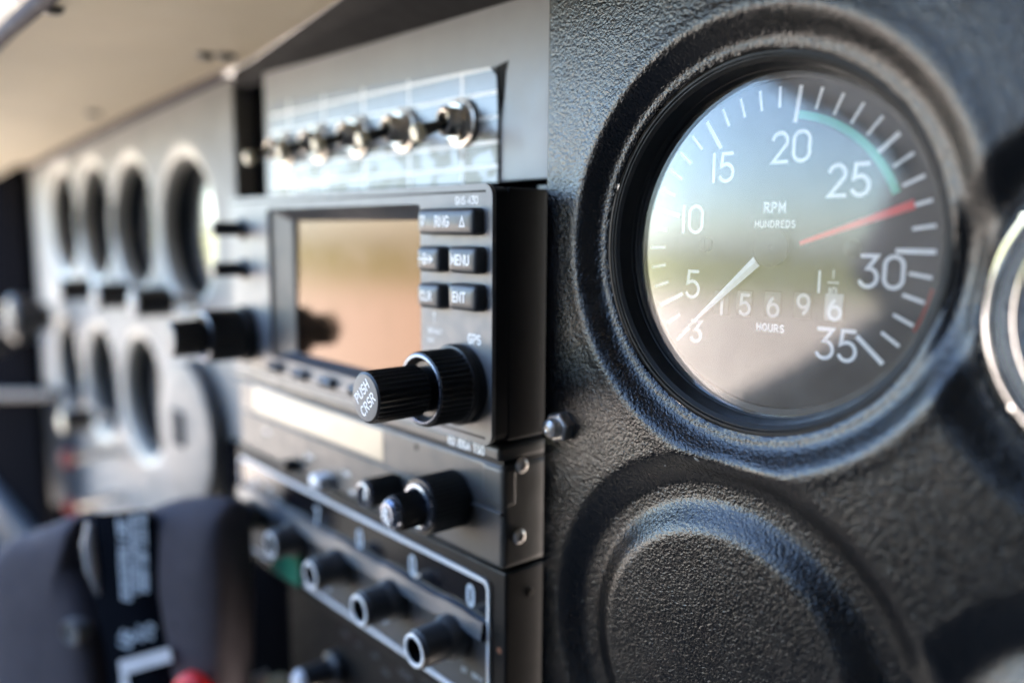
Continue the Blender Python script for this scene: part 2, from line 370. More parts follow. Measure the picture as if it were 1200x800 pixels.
for k, r in enumerate((3e3, 12e3, 60e3, 300e3, 1500e3)):
    for j in range(48): V.append((r*math.cos(j*math.pi/24), r*math.sin(j*math.pi/24), -1150))
for j in range(48): Fc.append((0, 1+j, 1+(j+1) % 48))
for k in range(4):
    for j in range(48):
        a, c = 1+k*48, 1+(k+1)*48; Fc.append((a+j, c+j, c+(j+1) % 48, a+(j+1) % 48))
structure(raw('ground', V, Fc, gm))

def slab_yz(name, P, x0, x1, mat_, kind=True):
    n = len(P); V = [(x0, y, z) for y, z in P]+[(x1, y, z) for y, z in P]
    Fc = [tuple(range(n)), tuple(range(n, 2*n))]+[(i, (i+1) % n, n+(i+1) % n, n+i) for i in range(n)]
    o = obj(name, V, Fc, mat_)
    if kind: structure(o)
    return o
XD = -900
# the open door of the pilot's side: header, rear pillar and sill as they mirror in the dial glass
slab_yz('door_header', [(-900, 410), (-1309, 352), (-1886, 268), (-1962, 217), (-1962, 560), (-900, 560)], XD-60, XD, M['liner'])
slab_yz('door_pillar', [(-1964, 560), (-1964, 215), (-1740, -40), (-1960, -132), (-2400, -132), (-2400, 560)], XD-50, XD-10, M['liner'])
slab_yz('door_sill', [(-2400, -134), (-1960, -134), (-1543, -246), (-1219, -311), (-500, -320), (60, -300), (60, -900), (-2400, -900)], XD-60, XD, M['liner_sill'])
def blocker_box(name, x0, x1, y0, y1, z0, z1): return structure(box(name, x0, x1, y0, y1, z0, z1, M['blocker_dark'], b=4, seg=1))
blocker_box('rear_light_blocker', -905, 380, -2440, -2402, -900, 560)  # unseen, added to shut out bright light from the rear
structure(box('bounce_floor', XD, 380, -2400, 250, -930, -902, M['bounce_tone'], b=4, seg=1))  # unseen floor, its colour chosen by the bounce light wanted
structure(box('roof_light_blocker', -280, 420, -2400, -60, 562, 590, M['blocker_dark'], b=4, seg=1))  # unseen half roof, added to cut light from above right
structure(box('right_light_blocker', 382, 420, -2400, 250, -930, 560, M['blocker_dark'], b=4, seg=1))  # unseen, added to keep the right-hand side dark


# ------------------------------------------------------------------ black moulded cover with embossed instrument places
def sst(a, b, x):
    t = max(0., min(1., (x-a)/(b-a))); return t*t*(3-2*t)
TX, TZ, TR = -96.0, -3.4, 39.3       # tachometer axis and hole
GX, GZ, GR = -24.3, -12.5, 26.5      # neighbouring gauge
LX, LZ = -98.0, -97.0                # blank place below
QX, QZ = -22.5, -91.0
LIFT = 1.8
def cover_h(x, z):
    h = LIFT
    r = math.hypot(x-TX, z-TZ); a = -3.6*(1-sst(40.8, 47.0, r))+(.2*math.exp(-((r-47.8)/1.8)**2))
    a -= .5*(1-sst(TR, TR+.8, r))
    r = math.hypot(x-GX, z-GZ); b_ = -2.8*(1-sst(28.5, 37, r))-1.2*(1-sst(GR, GR+1, r))
    r = math.hypot(x-LX, z-LZ); c = -3.7*(1-sst(41.5, 50.0, r))+3.4*(1-sst(30.5, 39.0, r))
    r = math.hypot(x-QX, z-QZ); d = -3.2*(1-sst(29, 38, r))+2.4*(1-sst(20, 29, r))
    return h+a+b_+c+d
def snapgrid(x0, x1, z0, z1, st, holes, hf, ztop=None, yoff=0):
    nx = int(round((x1-x0)/st)); nz = int(round((z1-z0)/st)); V, idx, Fc = [], {}, []
    def inside(x, z): return any(math.hypot(x-a, z-b) < r for a, b, r in holes)
    P = {}
    for i in range(nx+1):
        for j in range(nz+1):
            x = x0+(x1-x0)*i/nx; t = j/nz; zt = ztop(x) if ztop else z1; z = z0+(zt-z0)*t; P[i, j] = (x, z)
    def vid(i, j):
        if (i, j) not in idx:
            x, z = P[i, j]
            for a, b, r in holes:
                d = math.hypot(x-a, z-b)
                if d < r+st*.45: x, z = a+(x-a)*r/d, b+(z-b)*r/d
            idx[i, j] = len(V); V.append((x, yoff-hf(x, z), z))
        return idx[i, j]
    for i in range(nx):
        for j in range(nz):
            q = ((i, j), (i+1, j), (i+1, j+1), (i, j+1))
            if sum(inside(*P[k]) for k in q) >= 3: continue
            Fc.append(tuple(vid(*k) for k in q))
    # side and bottom returns so that the sheet has a thick edge
    def strip(keys, back):
        ring = [vid(*k) for k in keys if k in idx]
        prev = ring
        for ox, oz, oy in back:
            nr = []
            for q in ring:
                x, y, z = V[q]; V.append((x+ox, oy if oy > 3 else y+oy, z+oz)); nr.append(len(V)-1)
            for a in range(len(ring)-1): Fc.append((prev[a], prev[a+1], nr[a+1], nr[a]))
            prev = nr
    strip([(0, j) for j in range(nz+1)], [(-.35, 0, .12), (-.6, 0, .6), (-.6, 0, 5.5)])
    return V, Fc
cover = thing('panel_cover', 'black leather-grained plastic panel cover with embossed round instrument places', 'panel', (-60, 0, -150))
V, Fc = snapgrid(-152.6, 20, -150, 82, .7, [(TX, TZ, TR), (GX, GZ, GR)], cover_h)
o = raw('cover_sheet', V, Fc, M['cover'], cover, smooth=True)
# hex nut with the rounded end of its screw
nx_, nz_ = -145.8, -49.7
def hexring(r, y, a0=14): return [(nx_+r*math.cos(R(a0+60*k)), y, nz_+r*math.sin(R(a0+60*k))) for k in range(6)]
V, Fc = loft([hexring(4.0, -1.5), hexring(4.0, -4.4), hexring(3.4, -4.9)]); Fc.append(tuple(range(12, 18)))
nut = obj('hex_nut', V, Fc, M['steel'], cover)
bv = nut.modifiers.new('edge', 'BEVEL'); bv.width = .0002; bv.segments = 2; bv.limit_method = 'ANGLE'
lathe('screw_end', [(2.55, -4.6), (2.55, -5.3), (2.42, -5.5), (2.55, -5.7), (2.42, -6.0), (2.5, -6.3), (2.3, -7.0), (1.7, -7.55), (.8, -7.8), (.5, -7.65), (.01, -7.65)], nx_, nz_, M['steel'], cover, n=40)
# a few pale flecks of dirt on the rim between the two places
def fleck(x, z, l, w, ang):
    y = -cover_h(x, z)-.05; c, s = math.cos(R(ang)), math.sin(R(ang)); P = [(-l, -w*.3), (-l*.3, -w), (l*.6, -w*.5), (l, w*.2), (l*.1, w), (-l*.7, w*.6)]
    V = [(x+a*c-b_*s, -cover_h(x+a*c-b_*s, z+a*s+b_*c)-.06, z+a*s+b_*c) for a, b_ in P]; V.append((x, -cover_h(x, z)-.22, z))
    obj('dirt_fleck', V, [(i, (i+1) % 6, 6) for i in range(6)], M['drumpale'], cover)
for u, v, l, w, an in ((821, 537, .75, .28, -35), (781, 545, .3, .2, 20)):
    x, z = px(u, v, 0); fleck(x, z, l, w, an)

# ------------------------------------------------------------------ tachometer
tach = thing('tachometer', 'round black engine speed dial marked RPM HUNDREDS with hour counter', 'gauge', (TX, 12, TZ-TR))
bz = lathe('bezel', [(40.2, 5), (39.9, 3.4), (39.1, 2.9), (38.6, 2.9), (38.3, 3.3), (38.1, 3.3), (37.2, 3.9), (36.5, 7.4), (36.25, 7.5), (36.1, 8.3), (35.9, 9.6), (34.6, 9.9), (34.4, 12.5)], TX, TZ, M['bezel'], tach, n=128)
DY = 11.0
lathe('dial_face', [(34.95, DY), (5, DY), (.01, DY)], TX, TZ, M['dial'], tach, n=96)
lathe('glass', [(.01, 8.3), (20, 8.3), (36.0, 8.3), (36.0, 9.2), (20, 9.2), (.01, 9.2)], TX, TZ, M['glass'], tach, n=96)
for v_ in bpy.data.objects['glass'].data.vertices: v_.co.y += (v_.co.z-TR/1000)*math.tan(R(.95))
def ang_of(n): return (30-n)*8.25-.3
def radial(mb, n, r0, r1, w, y):
    a = R(ang_of(n)); c, s = math.cos(a), math.sin(a); h = w/2
    mb.add([(TX+r*c-k*s, y, TZ+r*s+k*c) for r, k in ((r0, -h), (r1, -h), (r1, h), (r0, h))], [(0, 1, 2, 3)])
mb = MB()
for n in range(3, 36):
    if n % 5 == 0 and n != 25: radial(mb, n, 25.9, 33.3, .95, DY-.03)
    elif n == 25: radial(mb, n, 27.9, 33.3, .95, DY-.03)
    elif n == 3: radial(mb, n, 28.6, 33.3, .7, DY-.03)
    else: radial(mb, n, 29.0, 33.3, .66, DY-.03)
raw('tick_marks', mb.v, mb.f, M['white'], tach)
for s, u, v in (('5', 812, 333), ('10', 811.5, 257), ('15', 847.5, 196.5), ('20', 927, 172), ('25', 995, 211), ('30', 1033, 318.5), ('35', 980, 404), ('3', 816, 388)):
    x, z = px(u, v, DY); text('numeral', s, x, z, DY-.04, 6.0 if s != '3' else 4.7, .78, M['white'], tach, ang=0, sp=.24, wd=1.02)
text('unit_legend', 'RPM', TX-.2, 5.0, DY-.04, 1.95, .44, M['white'], tach, sp=.36)
text('unit_legend', 'HUNDREDS', TX+.0, 1.5, DY-.04, 1.35, .27, M['white'], tach, sp=.36)
text('hours_legend', 'HOURS', TX+.1, -20.7, DY-.04, 1.5, .34, M['white'], tach, sp=.36)
text('tenth_legend', '1', -85.2, -10.2, DY-.04, 4.2, .5, M['white'], tach)
text('tenth_legend', '1', -82.2, -8.5, DY-.04, 1.6, .25, M['white'], tach)
text('tenth_legend', '10', -82.2, -12.0, DY-.04, 1.5, .24, M['white'], tach)
mb = MB(); mb.add([(-83.4, DY-.03, -10.35), (-81.0, DY-.03, -10.35), (-81.0, DY-.03, -10.1), (-83.4, DY-.03, -10.1)], [(0, 1, 2, 3)])
raw('fraction_bar', mb.v, mb.f, M['white'], tach)
def arcband(name, n0, n1, r0, r1, mat_, y):
    k = 40; V = []; Fc = []
    for i in range(k+1):
        a = R(ang_of(n0+(n1-n0)*i/k))
        for r in (r0, r1): V.append((TX+r*math.cos(a), y, TZ+r*math.sin(a)))
    for i in range(k): Fc.append((2*i, 2*i+1, 2*i+3, 2*i+2))
    return raw(name, V, Fc, mat_, tach)
arcband('green_arc', 20.15, 27.2, 26.7, 28.3, M['green'], DY-.06)
arcband('red_arc', 31.4, 33.2, 33.6, 34.4, M['darkred'], DY-.02)
V = [px(938, 287.5, DY), px(937, 282.5, DY), px(1071, 233.5, DY), px(1073.5, 244.5, DY)]
raw('red_line', [(a, DY-.09, c) for a, c in V], [(0, 1, 2, 3)], M['red'], tach)
# dark slotted dial screws
for x in (-113.2, -78.6):
    sc_ = lathe('dial_screw', [(1.75, DY), (1.7, DY-.5), (1.2, DY-.75), (.01, DY-.8)], x, TZ+.2, M['bezel'], tach, n=24)
    box('slot', x-.18, x+.18, DY-.84, DY-.6, TZ-1.2, TZ+1.6, M['black'], sc_, b=0)
# hour counter: a window with a drum behind it per digit
for d, u, v, pale in (('1', 846, 355, 0), ('5', 873, 355.5, 0), ('6', 906, 357, 0), ('9', 941, 358, 0), ('6', 978, 360, 1)):
    x, z = px(u, v, DY); hw, hh = 2.15, 2.95
    w_ = obj('counter_window', [(x+a*hw, DY-.05, z+c*hh) for a, c in ((-1, -1), (1, -1), (1, 1), (-1, 1))]+[(x+a*(hw-.3), DY+.0, z+c*(hh-.3)) for a, c in ((-1, -1), (1, -1), (1, 1), (-1, 1))],
             [(0, 1, 5, 4), (1, 2, 6, 5), (2, 3, 7, 6), (3, 0, 4, 7)], M['black'], tach)
    rows = []
    for i in range(9):
        t = -1+2*i/8; rows.append([(x-(hw-.25), DY-.1-.35*math.sqrt(max(0, 1-t*t*.96)), z+t*(hh-.2)), (x+(hw-.25), DY-.1-.35*math.sqrt(max(0, 1-t*t*.96)), z+t*(hh-.2))])
    V, Fc = loft(rows, closed=False); dr = obj('counter_drum', V, Fc, M['drumpale'] if pale else M['drumgrey'], tach, smooth=True)
    text('digit', d, x+.35, z-(.25 if d != '9' else -.1), DY-.55, 4.3, .72, M['white'] if pale else M['digit'], dr)
# pointer
pa = R(ang_of(3)-.2); c, s = math.cos(pa), math.sin(pa)
def pp(r, k, y): return (TX+r*c-k*s, y, TZ+r*s+k*c)
NY = DY-1.0
nd = obj('pointer', [pp(4.6, -1.25, NY), pp(4.6, 1.25, NY), pp(30.2, .12, NY), pp(30.2, -.12, NY), pp(4.6, 0, NY-.35), pp(30.2, 0, NY-.12)],
    [(0, 4, 5, 3), (4, 1, 2, 5), (0, 1, 4), (3, 5, 2), (0, 3, 2, 1)], M['white'], tach)
lathe('pointer_hub', [(1.2, DY), (1.2, NY+.3), (4.15, NY+.25), (4.15, NY-.2), (3.9, NY-.32), (.5, NY-.4), (.35, NY-.3), (.01, NY-.3)], TX, TZ, M['dial'], tach, n=48)

# ------------------------------------------------------------------ neighbouring chrome-ringed gauge
gg = thing('chrome_gauge', 'chrome-ringed round gauge with white face set in the black cover', 'gauge', (GX, 4, GZ-GR))
lathe('ring', [(26.3, 5), (26.2, 2.0), (25.7, .2), (24.6, -.8), (23.4, -.6), (22.8, .4), (22.4, 2.5)], GX, GZ, M['chrome'], gg, n=96)
lathe('dial_face', [(22.6, 3.5), (5, 3.5), (.01, 3.5)], GX, GZ, M['paleface'], gg, n=64)
mb = MB()
for k in range(25):
    a = R(225-k*270/24); r0 = 16 if k % 4 == 0 else 18.5; cc, ss = math.cos(a), math.sin(a)
    mb.add([(GX+r*cc-w*ss, 3.46, GZ+r*ss+w*cc) for r, w in ((r0, -.35), (21, -.35), (21, .35), (r0, .35))], [(0, 1, 2, 3)])
raw('tick_marks', mb.v, mb.f, M['black'], gg)
lathe('glass', [(.01, 1.0), (22.9, 1.0), (22.9, 2.0), (.01, 2.0)], GX, GZ, M['glass'], gg, n=64)

# ------------------------------------------------------------------ satellite navigator
GY, GXR, GXL, GZT, GZB = -17.2, -156.0, -315.0, 11.2, -55.0
gps = thing('satellite_navigator', 'grey-faced navigation radio marked GNS 430 with blank screen and ribbed knobs', 'navigation radio', (-235, 0, GZB))
sx0, sx1, sz0, sz1 = -281.5, -186.6, -46.6, 6.6
plate('faceplate', [rrect(GXL, GXR, GZB, GZT, 3.2), rrect(sx0, sx1, sz0, sz1, 1.6, 4)], GY, GY+1.3, M['face'], gps, edge=.55)
box('chassis', GXL+1.0, GXR-.25, GY+5.6, 70, GZB+.8, GZT-.8, M['black'], gps, b=.5)
plate('chassis_rim', [rrect(GXL+1, GXR-.2, GZB+.6, GZT-.6, 2.8), rrect(sx0-1, sx1+1, sz0-1, sz1+1, 1.6, 4)], GY+1.35, GY+5.5, M['black'], gps)
inx0, inx1, inz0, inz1, iy = -269.0, -189.5, -44.2, 2.9, GY+3.6
fr = []
for (a, b_, c_, d_, y) in ((sx0, sx1, sz0, sz1, GY+.5), (sx0+.2, sx1-.2, sz0+.2, sz1-.2, GY+1.2), (inx0, inx1, inz0, inz1, iy), (inx0+.5, inx1-.5, inz0+.5, inz1-.5, iy+.9)):
    fr.append([(x, y, z) for x, z in rrect(a, b_, c_, d_, 1.2, 3)])
V, Fc = loft(fr); obj('screen_frame', V, Fc, M['recess'], gps, auto=40)
m, nt, b = new_mat('coated_lcd_glass')
b.inputs['Base Color'].default_value = (.075, .045, .028, 1); b.inputs['Metallic'].default_value = .85
N, Lk = nt.nodes, nt.links; tc = N.new('ShaderNodeTexCoord'); nz = N.new('ShaderNodeTexNoise'); nz.inputs['Scale'].default_value = 70; nz.inputs['Detail'].default_value = 7; Lk.new(tc.outputs['Object'], nz.inputs['Vector'])
hz = N.new('ShaderNodeMapRange'); hz.inputs[1].default_value = .35; hz.inputs[2].default_value = .7; hz.inputs[3].default_value = .05; hz.inputs[4].default_value = .17; Lk.new(nz.outputs['Fac'], hz.inputs[0]); Lk.new(hz.outputs[0], b.inputs['Roughness'])
M['lcd'] = m
box('screen', inx0-.4, inx1+.4, iy+.8, iy+3, inz0-.4, inz1+.4, M['lcd'], gps, b=0)
for v_ in bpy.data.objects['screen'].data.vertices: v_.co.y += (v_.co.z-.0343)*math.tan(R(1.0))
for z in (9.3, -53.0): box('groove', GXL+3, GXR-2.6, GY-.06, GY+.4, z-.3, z+.3, M['black'], gps, b=0)
def legend_key(x0, x1, z0, z1, s, h, w, dx=0, sp=.26):
    k = key('key', x0, x1, z0, z1, GY+.5, GY-3.2, M['key'], gps, r=1.5)
    text('legend', s, (x0+x1)/2+dx, (z0+z1)/2, GY-3.55, h, w, M['white'], k, sp=sp); return k
rk = legend_key(-183.6, -159.3, -1.5, 5.3, 'RNG', 2.5, .5, -.6)
for s, x in (('_', -180.6), ('^', -163.6)): text('legend', s, x, 1.9, GY-3.55, 2.7, .42, M['white'], rk)
legend_key(-170.2, -158.3, -11.1, -4.3, 'MENU', 2.3, .48, -.3)
legend_key(-170.2, -158.3, -20.5, -13.7, 'ENT', 2.3, .48, -.6)
legend_key(-184.0, -173.7, -21.0, -14.3, 'CLR', 2.2, .45, -.5)
dk = legend_key(-184.0, -173.7, -11.3, -4.5, 'D', 2.4, .42, -.6)
mb = MB(); put = lambda a, b_, l: (a, GY-3.6-l, b_)
ribbon(mb, [(-182.4, -7.9), (-176.2, -7.9)], .42, put, 0); ribbon(mb, [(-177.6, -6.9), (-176.2, -7.9), (-177.6, -8.9)], .42, put, .01)
raw('legend', mb.v, mb.f, M['white'], dk)
for i in range(5): key('key', -281.6+19*i, -272.6+19*i, -51.8, -48.2, GY+.5, GY-2.4, M['key'] if i > 2 else M['face'], gps, r=1.3, n=4)
text('model_legend', 'GNS 430', -166.2, 7.2, GY-.03, 1.75, .36, M['white'], gps, sp=.24)
text('knob_legend', 'GPS', -163.0, -27.9, GY-.03, 2.3, .48, M['white'], gps, sp=.24)
text('default_legend', 'DEFAULT', -180.0, -27.4, GY-.03, 1.15, .24, M['white'], gps, sp=.28)
text('default_legend', 'NAV', -182.0, -30.0, GY-.03, 1.15, .24, M['white'], gps, sp=.28)
mb = MB(); put = lambda a, b_, l: (a, GY-.03-l, b_)
ribbon(mb, [(-180.3, -25.4), (-180.3, -22.4)], .25, put, 0); ribbon(mb, [(-180.9, -23.2), (-180.3, -22.3), (-179.7, -23.2)], .25, put, .01)
raw('default_legend', mb.v, mb.f, M['white'], gps)
def dual_knob(x, z, y, cr, ro, lo, ri, li, cap_text=None, parent=gps, collar=3.2):
    o = lathe('outer_knob', [(cr, y+.3), (cr, y-collar+.6), (cr-.4, y-collar), (ro+.1, y-collar-.1), (ro, y-collar-.6), (ro, y-lo+.9), (ro-.35, y-lo+.3), (ro-.9, y-lo), (ri+1.7, y-lo), (ri+1.5, y-lo+.5), (ri+.5, y-lo+1.8), (.8, y-lo+1.9)],
              x, z, M['knob'], parent, n=252, auto=25, rib=(42, .55, {4, 5}))
    lathe('front_ring', [(ro-.75, y-lo-.02), (ro-1.0, y-lo-.14), (ri+1.9, y-lo-.14), (ri+1.65, y-lo+.1)], x, z, M['collar'], o, n=80)
    lathe('collar_ring', [(cr+.04, y-collar+1.9), (cr+.1, y-collar+.9), (cr-.3, y-collar-.02)], x, z, M['bezel'], o, n=80)
    i_ = lathe('inner_knob', [(ri-.7, y-lo+1.8), (ri-.7, y-lo-.6), (ri, y-lo-1.3), (ri, y-li+.9), (ri-.3, y-li+.3), (ri-.75, y-li)], x, z, M['knob'], parent, n=210, auto=25, rib=(30, .45, {2, 3}))
    c_ = lathe('cap', [(ri-.65, y-li+.25), (ri-.8, y-li-.12), (ri-1.0, y-li-.16), (.01, y-li-.16)], x, z, M['cap'], i_, n=64)
    if cap_text:
        for s, dz in cap_text:
            a = 43; text('legend', s, x-dz*math.sin(R(a)), z+dz*math.cos(R(a)), y-li-.2, 2.35, .4, M['white'], i_, ang=a, sp=.26)
dual_knob(-168.5, -40.2, GY, 10.6, 9.7, 13.2, 6.5, 29.0, (('PUSH', 1.9), ('CRSR', -1.9)))
dual_knob(-302.5, -40.2, GY, 10.6, 9.7, 17.0, 6.5, 29.0)
for z in (-.5, -15.6):
    o = lathe('push_knob', [(3.6, GY+.3), (3.6, GY-1.2), (2.7, GY-1.6), (2.7, GY-11), (2.3, GY-11.6), (.01, GY-11.8)], -303.5, z, M['knob'], gps, n=32)
    lathe('guard_ring', [(4.4, GY), (4.3, GY-.5), (3.5, GY-.6)], -303.5, z, M['recess'], o, n=32)

# ------------------------------------------------------------------ communication radio under it
KY, KXR, KXL = -12.8, -156.4, -322.0
com = thing('communication_radio', 'dark grey radio with blank display window painted with a cream reflection and small black knobs', 'radio', (-240, 0, -89.4))
V, Fc = bevel_box(KXL, KXR, KY, 70, -89.4, -60.6, 1.6, 4); obj('body', V, Fc, M['comface'], com)
box('title_strip', KXL, KXR+.1, KY-1.6, 60, -59.6, -55.7, M['comface'], com, b=1.1, seg=3)
box('strip_gap', KXL+1, KXR-.6, KY+.6, 60, -60.9, -59.4, M['black'], com, b=0)
text('title_legend', 'KX 155A TSO', -170.0, -57.6, KY-1.66, 2.2, .5, M['white'], com, sp=.22, wd=.9)
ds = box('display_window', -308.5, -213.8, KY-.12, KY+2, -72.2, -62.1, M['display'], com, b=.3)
box('ridge', KXL+2, KXR-.3, KY-.7, KY+1, -74.4, -73.3, M['comface'], com, b=.45, seg=3)
box('cover_flap', KXR-9, KXR+.25, KY-.35, KY+5, -72.6, -61.2, M['comface'], com, b=1.4, seg=3)
lathe('hole', [(1.0, KY-.04), (.01, KY-.05)], -195.7, -63.7, M['black'], com, n=20)
def fluted(name, x, z, y, parts, mat_, parent, ribs=40):
    prof, rib = [], set()
    for k, (r, l0, l1) in enumerate(parts):
        prof += [(r, y-l0), (r, y-l1+.5), (r-.5, y-l1)]; rib |= {3*k, 3*k+1}
    prof.append((.01, prof[-1][1])); return lathe(name, prof, x, z, mat_, parent, n=ribs*5, auto=28, rib=(ribs, .28, rib))
k1 = fluted('tuning_knob', -177.0, -74.3, KY, ((8.0, -.2, 12.2), (4.9, 12.3, 20.6)), M['knob'], com)
lathe('ring', [(6.6, KY-12.2), (6.4, KY-13.0), (5.5, KY-13.2), (4.6, KY-12.9)], -177.0, -74.3, M['collar'], k1, n=48)
lathe('cap', [(4.3, KY-20.4), (4.1, KY-21.6), (3.2, KY-22.6), (2.6, KY-22.7), (.01, KY-22.4)], -177.0, -74.3, M['collar'], k1, n=48)
for s, dz in (('25', 1.1), ('PULL', -.9)): text('legend', s, -177.0-dz*.2, -74.3+dz, KY-22.85, 1.5, .42, M['white'], k1, ang=-25, sp=.2)
k2 = fluted('volume_knob', -207.0, -78.6, KY, ((4.4, -.2, 10.8),), M['knob'], com, 30)
lathe('ring', [(4.0, KY-10.6), (3.7, KY-11.7), (3.0, KY-11.9), (2.8, KY-11.2)], -207.0, -78.6, M['collar'], k2, n=40)
text('legend', '1', -207, -78.6, KY-11.0, 3.2, .9, M['white'], k2)
k = key('transfer_key', -253.5, -246.0, -89.0, -84.2, KY+.3, KY-5.5, M['plastic_white'], com, r=1.2)
k = box('slide_switch', -276.5, -271.5, KY-5, KY+.5, -88.5, -84.5, M['black'], com, b=.6)
for s, x, z in (('COMM', -263, -81.0), ('CHAN', -237.0, -81.4), ('OFF', -233, -87.0), ('STBY', -297, -66.5-12)): text('legend', s, x, z, KY-.04, 1.4, .3, M['white'], com)
for u, v in ((611, 545), (608, 628)):
    y, z = px_side(u, v, KXR)
    rows = []
    for r, dx in ((2.1, 0), (2.0, .5), (1.5, .95), (.8, 1.15), (.02, 1.2)):
        rows.append([(KXR+.02+dx, y+r*math.cos(j*math.pi/14), z+r*math.sin(j*math.pi/14)) for j in range(28)])
    V, Fc = loft(rows); s_ = obj('side_screw', V, Fc, M['steel'], com, auto=60)
    for a in (0, 90): 
        c, s = math.cos(R(a+20)), math.sin(R(a+20)); P = [(-1.3, -.16), (1.3, -.16), (1.3, .16), (-1.3, .16)]
        obj('slot', [(KXR+1.24+(.01 if a else 0), y+p*c-q*s, z+p*s+q*c) for p, q in P], [(0, 1, 2, 3)], M['black'], s_)

# ------------------------------------------------------------------ transponder
XY, XXL, XXR, XZT, XZB = -11.7, -329.0, -156.4, -90.3, -137.0
xp = thing('transponder', 'black transponder with pale outlined window showing code 7000 above hollow-ended knobs', 'transponder', (-240, 0, XZB))
box('body', XXL, XXR, XY, 70, XZB, XZT, M['black'], xp, b=.7, seg=2)
fx0, fx1, fz0, fz1 = -326.5, -162.4, -132.6, -94.3
plate('frame_line', [rrect(fx0, fx1, fz0, fz1, 2.6, 5), rrect(fx0+1.1, fx1-1.1, fz0+1.2, fz1-1.2, 1.8, 5)], XY-.9, XY+.2, M['frameline'], xp, edge=.25)
box('code_window', fx0+1.2, fx1-1.2, XY-.18, XY+.3, -107.4, fz1-1.3, M['window'], xp, b=0)
box('lower_face', fx0+1.2, fx1-1.2, XY-.25, XY+.3, fz0+1.3, -110.5, M['xpface'], xp, b=0)
KX_ = [-177.0, -207.8, -240.6, -274.0, -308.5]
# moulding that arches over each knob
top, bot = [], []
for i in range(141):
    x = fx0+1.3+(fx1-fx0-2.6)*i/140; d = min(abs(x-k_) for k_ in KX_); arch = 1.0*(1-sst(3.5, 9.5, d))
    top.append((x, -105.6+arch*.55)); bot.append((x, -111.4+arch))
rows = [[(x, XY-.2, z) for x, z in top], [(x, XY-2.0, z-.6) for x, z in top], [(x, XY-2.9, z+.4) for x, z in bot], [(x, XY-2.3, z) for x, z in bot], [(x, XY-.25, z-.3) for x, z in bot]]
V, Fc = loft(rows, closed=False); obj('moulding', V, Fc, M['bluegrey'], xp, auto=50)
for s, u, v, h in (('0', 552, 697, 5.6), ('0', 484, 662, 5.6), ('0', 422, 631, 5.6), ('7', 372, 604, 5.6)):
    x, z = px(u, v, XY); text('code_digit', s, x, z, XY-.24, h, 1.15, M['print'], xp, wd=.72)
x, z = px(487, 665, XY); obj('digit_flag', [(x-2, XY-.21, z-1.6), (x, XY-.21, z-3.4), (x+3.2, XY-.21, z-1.2)], [(0, 1, 2)], M['drumpale'], xp)
for s, dx, dz in (('OFF', -8, 9.6), ('SBY', -3.5, 13.2), ('ON', 3, 14.8), ('ALT', 9.5, 13.2), ('TST', 15, 9.4)): text('mode_legend', s, -308+dx*1.1, -115+dz, XY-.26, 1.9, .4, M['print'], xp, sp=.22)
for i, x in enumerate(KX_):
    z = -114.8; L_ = (15.5, 14.5, 13.5, 12, 12)[i]
    kb = lathe('code_knob', [(6.6, XY+.2), (6.4, XY-4.5), (5.5, XY-6), (5.4, XY-L_+1.4), (5.0, XY-L_+1.0), (4.95, XY-L_+.5), (4.6, XY-L_)], x, z, M['trim'], xp, n=56)
    lathe('end_rim', [(4.75, XY-L_+.35), (4.7, XY-L_-.1), (4.35, XY-L_-.25), (3.75, XY-L_-.15), (3.6, XY-L_+.3)], x, z, M['frameline'], kb, n=48)
    lathe('hollow', [(3.7, XY-L_+.1), (3.3, XY-L_+4.5), (.01, XY-L_+5)], x, z, M['black'], kb, n=40)
for s, u, v in (('SIR', 452, 727), ('SUR', 385, 690), ('IDT', 545, 784), ('REPLY', 560, 793)):
    x, z = px(u, v, XY); text('legend', s, x, z, XY-.28, 1.3, .28, M['print'], xp, sp=.22)
x0, z0 = px(320, 664, XY-2); x1, z1 = px(352, 656, XY-2)
obj('green_tape', [(x0, XY-3, z0-1), (x1, XY-3, z0+.2), (x1+1, XY-3, z1+2), (x0+4, XY-3, z1+.4), (x0, XY-.5, z0-1), (x1, XY-.5, z0+.2), (x1+1, XY-.5, z1+2), (x0+4, XY-.5, z1+.4)],
    [(0, 1, 2, 3), (4, 5, 6, 7), (0, 1, 5, 4), (1, 2, 6, 5), (2, 3, 7, 6), (3, 0, 4, 7)], M['greentape'], xp)
for u, v in ((585, 762), (621, 693)):
    if u < 600:
        x, z = px(u, v, XY); lathe('rust_spot', [(.9, XY-.02), (.01, XY-.15)], x, z, M['amber'], xp, n=12)
    else:
        y, z = px_side(u, v, XXR); V, Fc = loft([[(XXR+d, y+r*math.cos(j*.5236), z+r*math.sin(j*.5236)) for j in range(12)] for r, d in ((1.3, 0), (1.1, .35), (.02, .45))]); obj('side_screw', V, Fc, M['lever'], xp, auto=50)

# ------------------------------------------------------------------ unit at the bottom of the stack
low = thing('audio_selector', 'black panel with white-tipped rotary knob under the transponder', 'radio', (-240, 0, -190))
box('body', -300, -156.8, -4.5, 70, -190, -137.8, M['black'], low, b=.6)
x, z = px(398, 780, -4.5)
kb = lathe('rotary_knob', [(6.5, -4.3), (6.3, -8), (4.6, -9.5), (4.4, -20)], x, z, M['trim'], low, n=40)
lathe('white_tip', [(4.3, -19.8), (4.2, -21.2), (3.4, -22.4), (.01, -22.6)], x, z, M['plastic_white'], kb, n=40)
x2, z2 = px(375, 806, -4.5)
for s, u, v in (('SPKR', 405, 742), ('OFF', 440, 768), ('PHONE', 475, 790), ('INT', 420, 755), ('COM', 452, 787), ('AUTO', 500, 796)):
    a, c = px(u, v, -4.5); text('legend', s, a, c, -4.56, 1.9, .42, M['bluegrey'], low, sp=.24)
